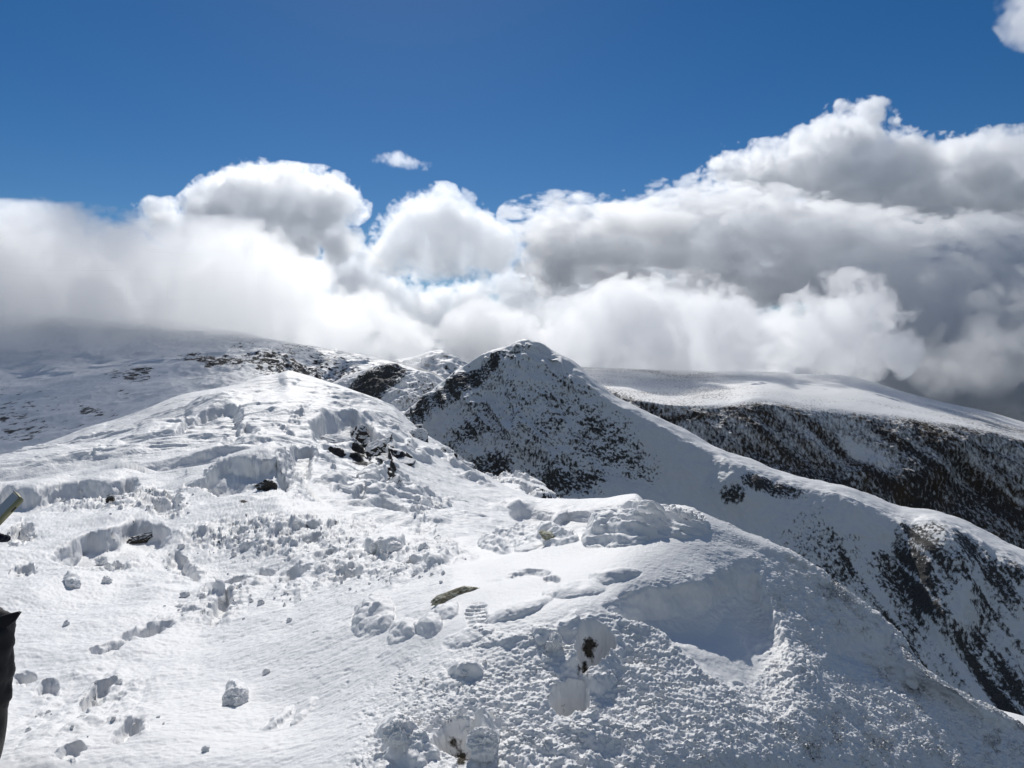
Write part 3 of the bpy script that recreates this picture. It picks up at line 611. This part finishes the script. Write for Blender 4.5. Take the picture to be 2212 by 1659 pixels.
cloud=lambda *a,**k: make_cloud('cloud',*a,**k)
cloud('bright low cloud bank spilling over the long snow slope at the left',[(-250,464),(0,466),(100,459),(220,472),(330,482),(400,476),(470,494),(560,484),(600,504),(625,534),(700,569),(760,614),(830,630),(900,680),(960,730),(1000,800),(900,800),(760,775),(600,770),(450,750),(250,765),(100,800),(-250,830)],1050,2.8,.016,edge=8,oct0=60,depth=1.3,rmin=8,n=500,g=.6,tint=(1.,1.,1.))
cloud('flat topped cumulus with a grey body behind the left cloud bank',[(275,445),(330,435),(400,440),(445,395),(500,360),(560,355),(640,365),(720,375),(785,410),(795,455),(760,485),(795,525),(740,560),(640,570),(500,540),(350,515)],7000,10,.006,edge=18,oct0=250,rmin=6,n=500,rmx=42,depth=1.6)
cloud('rounded cumulus tower above the pointed peak',[(795,595),(805,520),(820,476),(860,441),(900,416),(960,403),(1020,426),(1050,466),(1080,486),(1140,506),(1150,560),(1050,600),(900,600)],6500,9,.004,edge=16,oct0=240,rmin=6,n=500,rmx=38,depth=1.5)
cloud('long layered cloud with a dark base across the right half of the sky',[(1050,480),(1130,440),(1250,430),(1400,435),(1400,405),(1520,405),(1640,420),(1760,435),(1860,460),(2000,470),(2400,480),(2400,700),(2000,720),(1850,660),(1600,650),(1500,610),(1200,630),(1100,610),(1150,540)],6000,11,.005,edge=28,oct0=300,rmin=6,depth=2.2,flat=2.4,n=500,rmx=60,g=.5)
cloud('tall ragged cumulus heap at the upper right',[(1500,350),(1560,325),(1680,315),(1740,275),(1790,235),(1850,228),(1905,240),(1920,280),(1960,290),(2000,310),(2100,290),(2400,280),(2400,520),(1900,500),(1750,440),(1640,430),(1500,420)],8000,12,.006,edge=24,oct0=350,rmin=7,n=500,rmx=55,depth=1.6)
cloud('white billowing cloud bank resting on the broad mountain at the right',[(900,770),(940,728),(960,698),(1050,648),(1180,658),(1260,648),(1330,608),(1400,598),(1440,618),(1520,598),(1590,628),(1640,668),(1750,638),(1790,598),(1850,593),(1910,618),(1955,658),(1960,740),(1950,800),(1850,830),(1650,820),(1500,840),(1350,830),(1200,810)],2300,4,.011,edge=10,oct0=125,g=.5,tint=(.988,.992,1.),rmin=7,n=600,rmx=55,depth=1.5)
cloud('distant row of small bright cumulus heads between the two cloud banks',[(690,590),(720,520),(770,510),(800,560),(850,580),(950,610),(1020,590),(1100,585),(1200,565),(1400,570),(1650,600),(1750,660),(1750,860),(400,860),(400,720),(690,690)],9000,14,.005,edge=30,oct0=300,rmin=5,n=400,rmx=60)
cloud('small torn wisp of cloud in the blue above the cumulus tower',[(765,332),(800,340),(850,330),(870,328),(900,350),(935,352),(930,368),(860,360),(820,352),(790,345)],6000,11,.006,edge=60,oct0=70,rmin=3,n=80,wis=.3)
cloud('torn grey cloud shreds hanging below the right cloud bank',[(1940,780),(1960,700),(2050,720),(2150,680),(2350,660),(2350,850),(2200,800),(2130,860),(2060,870),(2000,830)],3000,9,.003,edge=90,oct0=170,rmin=8,n=200)
cloud('loose white cloud tuft in the top right corner',[(2120,10),(2150,-20),(2300,-60),(2300,120),(2210,95),(2180,60)],5000,13,.004,edge=90,oct0=200,rmin=6,n=100)

cloud('thin mist trailing down the long snow slope at the left',[(-300,640),(200,660),(600,690),(800,735),(880,775),(760,775),(600,760),(400,770),(200,800),(0,850),(-300,900)],800,4,.0075,edge=30,oct0=60,rmin=6,n=300,depth=1.2,tint=(1.,1.,1.))
cloud('dark distant cloud mass low at the right edge',[(1700,660),(1900,600),(2100,600),(2500,580),(2500,900),(2200,900),(2000,880),(1850,850),(1700,800)],5400,14,.004,edge=80,oct0=300,rmin=9,n=250,depth=1.6,flat=.6)

cloud('high thin cloud above the frame that shades the long slope at the left',[(440,-300),(600,-350),(760,-340),(800,-250),(790,-120),(700,-75),(560,-75),(450,-120)],2400,22,.0042,edge=60,oct0=160,rmin=12,n=150,depth=1.0)  # cloud added out of view for its shadow on the left slope
# ------------------------------------------------------------------ things
PVX, PVY = proj(NP_)
_ok = (NY < 1900) & (np.arange(NY.shape[0])[:, None] <= 616)
def on_snow(x, y):
    """point of the near snow seen at (x, y)"""
    d = np.where(_ok, (PVX - x)**2 + (PVY - y)**2, 1e12); k = np.unravel_index(np.argmin(d), d.shape)
    return NP_[k]
def raw_obj(name, v, f, mat, parent=None, smooth=True):
    me = bpy.data.meshes.new(name); me.from_pydata([tuple(map(float, q)) for q in v], [], f); me.update()
    if smooth: me.shade_smooth()
    me.materials.append(mat); o = bpy.data.objects.new(name, me); C.objects.link(o)
    if parent: o.parent = parent
    return o
def ico(sub):
    bm = bmesh.new(); bmesh.ops.create_icosphere(bm, subdivisions=sub, radius=1)
    v = np.array([q.co[:] for q in bm.verts]); f = [[l.index for l in q.verts] for q in bm.faces]; bm.free(); return v, f
ICO3, ICO5 = ico(4), ico(6)
def rock_shape(seed, size, sub=ICO5, cuts=14, rough=.10, layer=0.0):
    r = np.random.default_rng(seed); v = sub[0].copy(); n = v / np.linalg.norm(v, axis=1, keepdims=True)
    rad = np.full(len(v), 1.15)
    for k in range(cuts):
        d = r.standard_normal(3); d /= np.linalg.norm(d); o = r.uniform(.62, .95)
        dd = n @ d; rad = np.where(dd > .05, np.minimum(rad, o / np.maximum(dd, .05)), rad)
    v = n * rad[:, None]
    nz = fbm(v[:, 0] * 2.3 + seed, v[:, 1] * 2.3, v[:, 2] * 3.5, oct=5, gain=.55, seed=seed % 97, mode=2)
    if layer: nz = nz + layer * np.sign(np.sin(v[:, 2] * 17 + 3 * v[:, 0]))
    v = v + n * (nz * rough)[:, None]
    return v * np.array(size), sub[1]
def rock_mat(name, c0, c1, c2=None, snow=.72, sc_=1.0):
    m, t, b = new_mat(name)
    n1 = noise_(t, wpos(t), 9 * sc_, 6, .62); n2 = noise_(t, wpos(t, (1, 1, 3.5)), 22 * sc_, 6, .7); n3 = noise_(t, wpos(t), 55 * sc_, 4, .6)
    c = mix(t, maprange(t, n2, .35, .68), c0, c1)
    if c2: c = mix(t, maprange(t, n1, .46, .56), c, c2)
    g = N(t, 'ShaderNodeNewGeometry'); s = N(t, 'ShaderNodeSeparateXYZ'); t.links.new(g.outputs['Normal'], s.inputs[0])
    e = math_(t, 'ADD', s.outputs[2], math_(t, 'MULTIPLY', math_(t, 'SUBTRACT', n1, .5), .9))
    k = maprange(t, e, snow - .05, snow + .05)
    c = mix(t, k, c, SNOW); t.links.new(c, b.inputs['Base Color']); b.inputs['Roughness'].default_value = .8
    bp = N(t, 'ShaderNodeBump'); bp.inputs['Strength'].default_value = .7; bp.inputs['Distance'].default_value = .02 / sc_
    t.links.new(math_(t, 'ADD', n2, math_(t, 'MULTIPLY', n3, .5)), bp.inputs['Height']); t.links.new(bp.outputs[0], b.inputs['Normal'])
    return m
m_lichen = rock_mat('lichen_rock', (.09, .07, .04), (.42, .39, .26), (.60, .59, .46), 1.5, 2.5)
m_dark = rock_mat('dark_rock', (.015, .015, .017), (.075, .07, .065), None, .24, .5)
m_darkn = rock_mat('dark_rock_near', (.015, .013, .012), (.085, .075, .06), None, .8, 2.0)
def put_rock(seed, x, y, size, mat, label, rot=(0, 0, 0), up=0, group=None, at=None, layer=0.):
    v, f = rock_shape(seed, size, layer=layer, cuts=11 + seed % 5)
    o = raw_obj('rock', v * (1.35 if at is not None else 1), f, mat)
    p = at if at is not None else on_snow(x, y); o.location = (p[0], p[1], p[2] + up); o.rotation_euler = rot
    return tag(o, label, 'rock', group)
put_rock(3, 985, 1285, (.105, .036, .016), m_lichen, 'flat lichen covered rock slab lying in the snow beside the boot print', (math.radians(26), math.radians(-14), math.radians(18)), .003, layer=.35)
put_rock(8, 1187, 1163, (.060, .05, .030), m_lichen, 'small pointed brown rock poking out between two rime covered lumps', (0, .1, .3), .012)
put_rock(12, 312, 1168, (.17, .10, .06), m_darkn, 'dark broken rock under the lip of the crescent snow hollow', (.3, -.2, .2), .03)
put_rock(17, 240, 1088, (.07, .06, .09), m_darkn, 'small dark rock in the trodden snow behind the crescent hollow', (.2, .1, .5), .02)
put_rock(21, 574, 1054, (.13, .10, .10), m_darkn, 'round dark rock showing in a hole of the cut snow block', (.1, .3, .2), .0)
KV = KP_; KVX, KVY = proj(KP_)
def on_knoll(x, y):
    d = (KVX - x)**2 + (KVY - y)**2 + 1e9 * (np.arange(KVX.shape[0])[:, None] > 515); k = np.unravel_index(np.argmin(d), d.shape); return KP_[k]
for seed, x, y, size, rot, lab in [
    (31, 770, 940, (.55, .5, .75), (.2, .3, .4), 'tall black rock face at the centre of the knoll bluff'),
    (32, 795, 967, (.8, .5, .62), (.1, -.5, .2), 'broad black rock under the tall one on the knoll bluff'),
    (33, 820, 955, (.45, .5, .6), (.3, .6, .9), 'snow plastered rock at the right edge of the knoll bluff'),
    (34, 735, 945, (.7, .5, .28), (.0, .2, .1), 'low ledge of dark rock at the left of the knoll bluff'),
    (35, 820, 990, (.38, .4, .3), (.2, .1, .7), 'single black block below the knoll bluff'),
    (36, 893, 941, (.6, .5, .62), (.1, .5, .3), 'dark triangular rock on the knoll above the gully'),
    (37, 906, 913, (.45, .5, .4), (.4, .2, .5), 'small dark rock close under the crest at the right of the knoll'),
    (38, 975, 985, (.65, .5, .5), (.2, .7, .1), 'black rock at the edge of the knoll beside the deep gully'),
    (39, 998, 1000, (.6, .5, .4), (.1, .4, .9), 'last black rock down the knoll edge where the peak begins'),
    (40, 846, 1048, (.26, .3, .42), (.1, .2, .1), 'upright dark rock with a snow cap in the hollow below the bluff'),
    (41, 860, 985, (.7, .5, .22), (.1, .3, .2), 'long low dark rock right of the knoll bluff'),
    (42, 467, 915, (.55, .4, .16), (.1, .1, .2), 'thin dark ledge under the left snow overhang of the knoll'),
    (43, 530, 904, (.5, .4, .2), (.1, -.2, .2), 'dark ledge under the right lip of the snow overhang'),
    (44, 645, 1000, (.22, .3, .16), (.1, .2, .2), 'tiny dark rock under the rounded snow overhang beside the cut block')]:
    put_rock(seed, x, y, size, m_dark, lab, rot, -.32, at=on_knoll(x, y))
# ---- loose chunks of snow
m_chunk = snow_mat('loose_snow', 150, .15)
def chunk(seed, x, y, r, label, group=None, sub=ICO3):
    v, f = rock_shape(seed, (1, 1, .85), sub=sub, cuts=7, rough=.22)
    p = on_snow(x, y); s = r * p[1] / F
    o = raw_obj('snow_chunk', v * s, f, m_chunk); o.location = (p[0], p[1], p[2] + .28 * s); o.rotation_euler = (seed % 7 * .4, seed % 5 * .5, seed % 11 * .6)
    return tag(o, label, 'snow chunk', group)
for k, (x, y, r, lab) in enumerate([
    (509, 1518, 24, 'largest round snow chunk, lying alone on the smooth snow at lower centre left'),
    (157, 1265, 14, 'snow chunk with a long shadow, left of the crescent hollow'),
    (230, 1256, 12, 'smooth egg shaped snow chunk below the heap in the crescent hollow'),
    (217, 1218, 14, 'top chunk of the snow heap in the crescent hollow'),
    (236, 1228, 11, 'middle chunk of the snow heap in the crescent hollow'),
    (254, 1222, 10, 'right chunk of the snow heap in the crescent hollow'),
    (212, 1240, 11, 'bottom chunk of the snow heap in the crescent hollow'),
    (142, 1350, 8, 'small snow chunk on the open snow right of the seated person'),
    (444, 1622, 9, 'upright snow chunk near the lower edge left of the centre'),
    (576, 1454, 8, 'round snow chunk above the two wind grooves'),
    (506, 1201, 7, 'squared snow chunk standing on the flat snow beyond the footprints'),
    (398, 1288, 10, 'snow chunk at the start of the row of footprints'),
    (56, 1165, 9, 'snow chunk lying in the deep hole beside the mitten'),
    (625, 1342, 6, 'small snow chunk right of the bright broken slab'),
    (865, 1590, 34, 'big knobbly lump of rime at the lower edge left of the dark gap'),
    (1045, 1618, 34, 'big rounded lump of rime at the lower edge right of the dark gap'),
    (945, 1165, 8, 'snow chunk on the far edge of the trodden snow'), (915, 1188, 12, 'rounded snow chunk at the far right of the trodden snow'),
    (1195, 1395, 20, 'cube like lump of rime left of the deep foot hole'), (812, 1190, 14, 'left lump of the broken slab in the trodden snow'), (850, 1188, 16, 'right lump of the broken slab in the trodden snow')]):
    chunk(100 + k, x, y, r, lab, sub=ICO5 if r > 18 else ICO3)
rr = random.Random(5); n = 0
zones = [(620, 1165, 290, 42), (900, 1225, 120, 45), (470, 1300, 150, 45), (760, 1240, 140, 40), (300, 1085, 180, 30), (200, 1540, 180, 90), (560, 1270, 120, 40), (1000, 1500, 120, 80)]
protos = []
for k in range(8):
    v, f = rock_shape(200 + k, (1, 1, .85), sub=ICO3, cuts=7, rough=.25); me = bpy.data.meshes.new('snow_chunk')
    me.from_pydata([tuple(map(float, q)) for q in v], [], f); me.shade_smooth(); me.materials.append(m_chunk); protos.append(me)
for n in range(200):
    cx, cy, rx, ry = zones[min(7, int(rr.random()**1.5 * 8))]; a = rr.uniform(0, 6.3); q = rr.random()**.6
    x, y = cx + rx * q * math.cos(a), cy + ry * q * math.sin(a)
    if x < 60: continue
    p = on_snow(x, y); s = rr.choice([2, 2.5, 3, 3, 4, 5, 7]) * p[1] / F * (.8 if y < 1300 else 1.1)
    o = bpy.data.objects.new('snow_chunk', protos[n % 8]); C.objects.link(o)
    o.location = (p[0], p[1], p[2] + .3 * s); o.scale = (s * rr.uniform(.8, 1.3), s, s * rr.uniform(.7, 1.1)); o.rotation_euler = (rr.uniform(0, 6), rr.uniform(0, 6), rr.uniform(0, 6))
    tag(o, 'small loose crumb of snow scattered over the trodden snow', 'snow chunk', 'small snow crumbs strewn around the footprints')

# ---- the seated person cut by the left edge
def cloth(name, col, rough=.6, sc_=60, coat=0.0):
    m, t, b = new_mat(name)
    n1 = noise_(t, wpos(t), sc_ * .25, 3, .5); n2 = noise_(t, wpos(t), 900, 2, .5)
    c = mix(t, maprange(t, n1, .3, .7), tuple(x * .75 for x in col), tuple(x * 1.25 for x in col))
    t.links.new(c, b.inputs['Base Color']); b.inputs['Roughness'].default_value = rough
    b.inputs['Specular IOR Level'].default_value = .3
    bp = N(t, 'ShaderNodeBump'); bp.inputs['Strength'].default_value = .6; bp.inputs['Distance'].default_value = .012
    t.links.new(math_(t, 'ADD', n1, math_(t, 'MULTIPLY', n2, .05)), bp.inputs['Height']); t.links.new(bp.outputs[0], b.inputs['Normal'])
    return m
m_black = cloth('black_shell_fabric', (.012, .012, .014), .7)
m_navy = cloth('navy_fleece', (.008, .012, .03), .8)
m_boot = cloth('boot_leather', (.015, .014, .014), .5)
m_skin = cloth('skin', (.45, .27, .2), .5)
def skinned(name, pts, edges, mat, parent=None, sub=2, flat=None):
    me = bpy.data.meshes.new(name); me.from_pydata([q[0] for q in pts], edges, []); me.update()
    me.materials.append(mat); o = bpy.data.objects.new(name, me); C.objects.link(o)
    bm = bmesh.new(); bm.from_mesh(me); L_ = bm.verts.layers.skin.verify(); bm.verts.ensure_lookup_table()
    for v, q in zip(bm.verts, pts):
        r = q[1] if isinstance(q[1], tuple) else (q[1], q[1]); v[L_].radius = r; v[L_].use_root = (v.index == 0)
    bm.to_mesh(me); bm.free()
    md = o.modifiers.new('skin', 'SKIN'); md.use_smooth_shade = True
    s = o.modifiers.new('subdivide', 'SUBSURF'); s.levels = sub; s.render_levels = sub
    if flat:
        tx = bpy.data.textures.new(name + '_folds', 'CLOUDS'); tx.noise_scale = flat[1]
        d = o.modifiers.new('folds', 'DISPLACE'); d.texture = tx; d.strength = flat[0]; d.mid_level = .5
    if parent: o.parent = parent
    return o
pts = [((-2.10, 2.52, -1.21), .15), ((-2.14, 2.52, -.98), (.15, .12)), ((-2.18, 2.49, -.76), (.17, .12)), ((-2.19, 2.44, -.60), (.08, .08)), ((-2.19, 2.40, -.52), .055), ((-2.18, 2.36, -.40), .085), ((-2.18, 2.35, -.32), .07),
       ((-2.00, 2.50, -1.17), .105), ((-1.85, 2.41, -1.00), .092), ((-1.725, 2.325, -.865), .074), ((-1.722, 2.318, -.97), .068), ((-1.728, 2.315, -1.10), .060), ((-1.742, 2.31, -1.21), .050),
       ((-2.16, 2.42, -1.17), .10), ((-2.08, 2.26, -1.02), .088), ((-2.00, 2.10, -.90), .07), ((-1.97, 2.06, -1.04), .064), ((-1.95, 2.04, -1.18), .052),
       ((-2.04, 2.42, -.64), .07), ((-1.96, 2.30, -.78), .058), ((-1.86, 2.25, -.70), .048), ((-1.77, 2.25, -.62), .040),
       ((-2.34, 2.44, -.66), .07), ((-2.36, 2.26, -.82), .056), ((-2.22, 2.12, -.84), .045), ((-2.12, 2.10, -.86), .038)]
edges = [(0,1),(1,2),(2,3),(3,4),(4,5),(5,6),(0,7),(7,8),(8,9),(9,10),(10,11),(11,12),(0,13),(13,14),(14,15),(15,16),(16,17),(3,18),(18,19),(19,20),(20,21),(3,22),(22,23),(23,24),(24,25)]
person = skinned('person', pts, edges, m_black, None, 3, (.034, .06))
tag(person, 'seated person in black shell clothes holding a phone, cut by the left edge', 'person')
def boot(x, y, z, ang):
    r = []
    c, s = math.cos(ang), math.sin(ang)
    for dx, dz, w in ((.0, .12, .048), (0., .02, .050), (.05, -.035, .046), (.13, -.05, .046), (.19, -.055, .034)):
        r.append(((x + c * dx, y + s * dx, z + dz), w))
    return skinned('boot', r, [(0,1),(1,2),(2,3),(3,4)], m_boot, person, 2)
boot(-1.728, 2.31, -1.23, -1.1); boot(-1.95, 2.03, -1.24, -1.2)
# knee flap / strap end
v = []; f = []
prof = [(-.012, -.020), (.006, -.026), (.026, -.006), (.040, .022), (.034, .025), (.014, .020), (-.012, .012)]
for dy in (-.004, .004):
    for a, b in prof: v.append((-1.648 + a * 1.25, 2.27 + dy + .25 * a, -.853 + b))
k = len(prof); f = [list(range(k))[::-1], list(range(k, 2 * k))] + [[i, (i + 1) % k, k + (i + 1) % k, k + i] for i in range(k)]
raw_obj('strap_flap', v, f, m_black, person, False)
# hood, face
hood = skinned('hood', [((-2.20, 2.40, -.50), .085), ((-2.20, 2.385, -.41), .105), ((-2.19, 2.38, -.33), .095), ((-2.18, 2.375, -.28), .05)], [(0,1),(1,2),(2,3)], m_navy, person, 2)
face = skinned('face', [((-2.165, 2.335, -.45), .045), ((-2.16, 2.32, -.40), .07), ((-2.155, 2.325, -.34), .055)], [(0,1),(1,2)], m_skin, person, 2)
# glove: palm, four unequal curled fingers and a thumb around the phone's lower corner
g = [((-1.735, 2.25, -.595), .030), ((-1.70, 2.245, -.578), (.040, .024)), ((-1.665, 2.24, -.568), (.040, .022))]
ge = [(0, 1), (1, 2)]
for j, (oy, oz, ln) in enumerate(((-.03, .012, .9), (-.012, .002, 1.), (.008, -.006, .95), (.026, -.012, .78))):
    b0 = len(g)
    g += [((-1.650, 2.238 + oy, -.570 + oz), .0135), ((-1.650 + .028 * ln, 2.236 + oy, -.576 + oz), .013), ((-1.650 + .044 * ln, 2.236 + oy, -.566 + oz), .0115)]
    ge += [(2, b0), (b0, b0 + 1), (b0 + 1, b0 + 2)]
b0 = len(g); g += [((-1.69, 2.215, -.556), .014), ((-1.665, 2.20, -.540), .013), ((-1.645, 2.198, -.532), .0115)]; ge += [(1, b0), (b0, b0 + 1), (b0 + 1, b0 + 2)]
skinned('glove', g, ge, m_navy, person, 2)
# phone in its case
def matl(name, col, rough, spec=.5, alpha=None):
    m, t, b = new_mat(name); b.inputs['Base Color'].default_value = col + (1,); b.inputs['Roughness'].default_value = rough; b.inputs['Specular IOR Level'].default_value = spec
    n = noise_(t, wpos(t), 160, 3, .5); t.links.new(maprange(t, n, .3, .7, rough * .8, min(1, rough * 1.2)), b.inputs['Roughness']); return m
A = P(54, 1081, 2.30)
u = Vector((-.50, -.38, -.70)).normalized(); vv = Vector((-.78, .50, -.10)); vv = (vv - vv.dot(u) * u).normalized(); ww = u.cross(vv).normalized()
if ww.y > 0: ww = -ww
def slab(name, o0, a, b, c, mat, parent=None, bev=.0):
    bm = bmesh.new(); q = [bm.verts.new(Vector(o0) + u * i * a + vv * j * b + ww * k_ * c) for i in (0, 1) for j in (0, 1) for k_ in (0, 1)]
    for ff in ((0,1,3,2),(4,6,7,5),(0,4,5,1),(2,3,7,6),(0,2,6,4),(1,5,7,3)): bm.faces.new([q[i] for i in ff])
    bmesh.ops.recalc_face_normals(bm, faces=bm.faces)
    if bev: bmesh.ops.bevel(bm, geom=bm.edges[:], offset=bev, segments=3, affect='EDGES')
    me = bpy.data.meshes.new(name); bm.to_mesh(me); bm.free(); me.shade_smooth() if bev else None; me.materials.append(mat)
    o = bpy.data.objects.new(name, me); C.objects.link(o)
    if parent: o.parent = parent
    return o
ph = bpy.data.objects.new('smartphone', None); C.objects.link(ph); tag(ph, 'phone in a pale olive case held up in the gloved hand at the left edge', 'phone')
m_case = matl('olive_case', (.46, .42, .22), .35); m_glass = matl('phone_glass', (.62, .62, .58), .5); m_edge = matl('dark_trim', (.02, .02, .025), .4)
slab('case', A, .155, .085, .019, m_case, ph, .004)
slab('screen', Vector(A) + u * .004 + vv * .006 + ww * .0185, .146, .074, .0016, m_glass, ph)
slab('trim', Vector(A) + u * .000 + vv * .002 + ww * .0188, .0025, .082, .0022, m_edge, ph)
slab('button', Vector(A) + u * .03 - vv * .0008 + ww * .004, .02, .002, .004, m_edge, ph)
# ------------------------------------------------------------------ camera and light
cd = bpy.data.cameras.new('camera'); cam = bpy.data.objects.new('camera', cd); C.objects.link(cam); sc.camera = cam
cd.sensor_width = 36; cd.lens = 36 * F / 2212; cd.clip_start = .05; cd.clip_end = 200000
cam.rotation_euler = (math.pi / 2 - PITCH, 0, 0)
w = bpy.data.worlds.new('World'); sc.world = w; w.use_nodes = True; t = w.node_tree
sk = t.nodes.new('ShaderNodeTexSky'); sk.sky_type = 'NISHITA'; sk.sun_disc = False
sk.sun_elevation = SUN_EL; sk.sun_rotation = SUN_AZ; sk.altitude = 1100; sk.air_density = 1.0; sk.dust_density = .15; sk.ozone_density = 4
hs = t.nodes.new('ShaderNodeHueSaturation'); hs.inputs['Saturation'].default_value = 1.3; hs.inputs['Value'].default_value = .75; hs.inputs['Hue'].default_value = .503
bg = t.nodes['Background']; bg.inputs[1].default_value = SKY
t.links.new(sk.outputs[0], hs.inputs['Color']); t.links.new(hs.outputs[0], bg.inputs[0])
# unseen glow in cloud-like patches added behind the photographer to fill the shaded snow
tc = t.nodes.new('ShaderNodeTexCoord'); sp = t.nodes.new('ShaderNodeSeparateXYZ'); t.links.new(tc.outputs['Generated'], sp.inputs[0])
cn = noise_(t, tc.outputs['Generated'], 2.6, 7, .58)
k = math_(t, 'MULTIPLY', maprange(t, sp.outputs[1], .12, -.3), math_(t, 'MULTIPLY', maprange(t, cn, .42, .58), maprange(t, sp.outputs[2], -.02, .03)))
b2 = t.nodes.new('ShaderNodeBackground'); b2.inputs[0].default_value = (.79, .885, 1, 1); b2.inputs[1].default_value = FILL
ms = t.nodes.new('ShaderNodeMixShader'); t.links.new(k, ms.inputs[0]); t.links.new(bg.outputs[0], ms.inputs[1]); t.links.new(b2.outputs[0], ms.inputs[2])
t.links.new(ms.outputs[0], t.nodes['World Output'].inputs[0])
l = bpy.data.lights.new('sun', 'SUN'); l.energy = SUN; l.angle = math.radians(.5); l.color = (1, .972, .92)
lo = bpy.data.objects.new('sun', l); C.objects.link(lo); lo.rotation_euler = Vector(SUND).to_track_quat('Z', 'Y').to_euler()
sc.view_settings.view_transform = 'Standard'; sc.view_settings.look = 'None'; sc.view_settings.exposure = EXPO; sc.view_settings.gamma = 1
sc.render.engine = 'CYCLES'
cy = sc.cycles
cy.max_bounces = 20; cy.diffuse_bounces = 3; cy.glossy_bounces = 2; cy.volume_bounces = 18; cy.volume_step_rate = 1.5; cy.volume_max_steps = 400
cy.use_denoising = True
try: cy.denoiser = 'OPENIMAGEDENOISE'
except Exception: pass
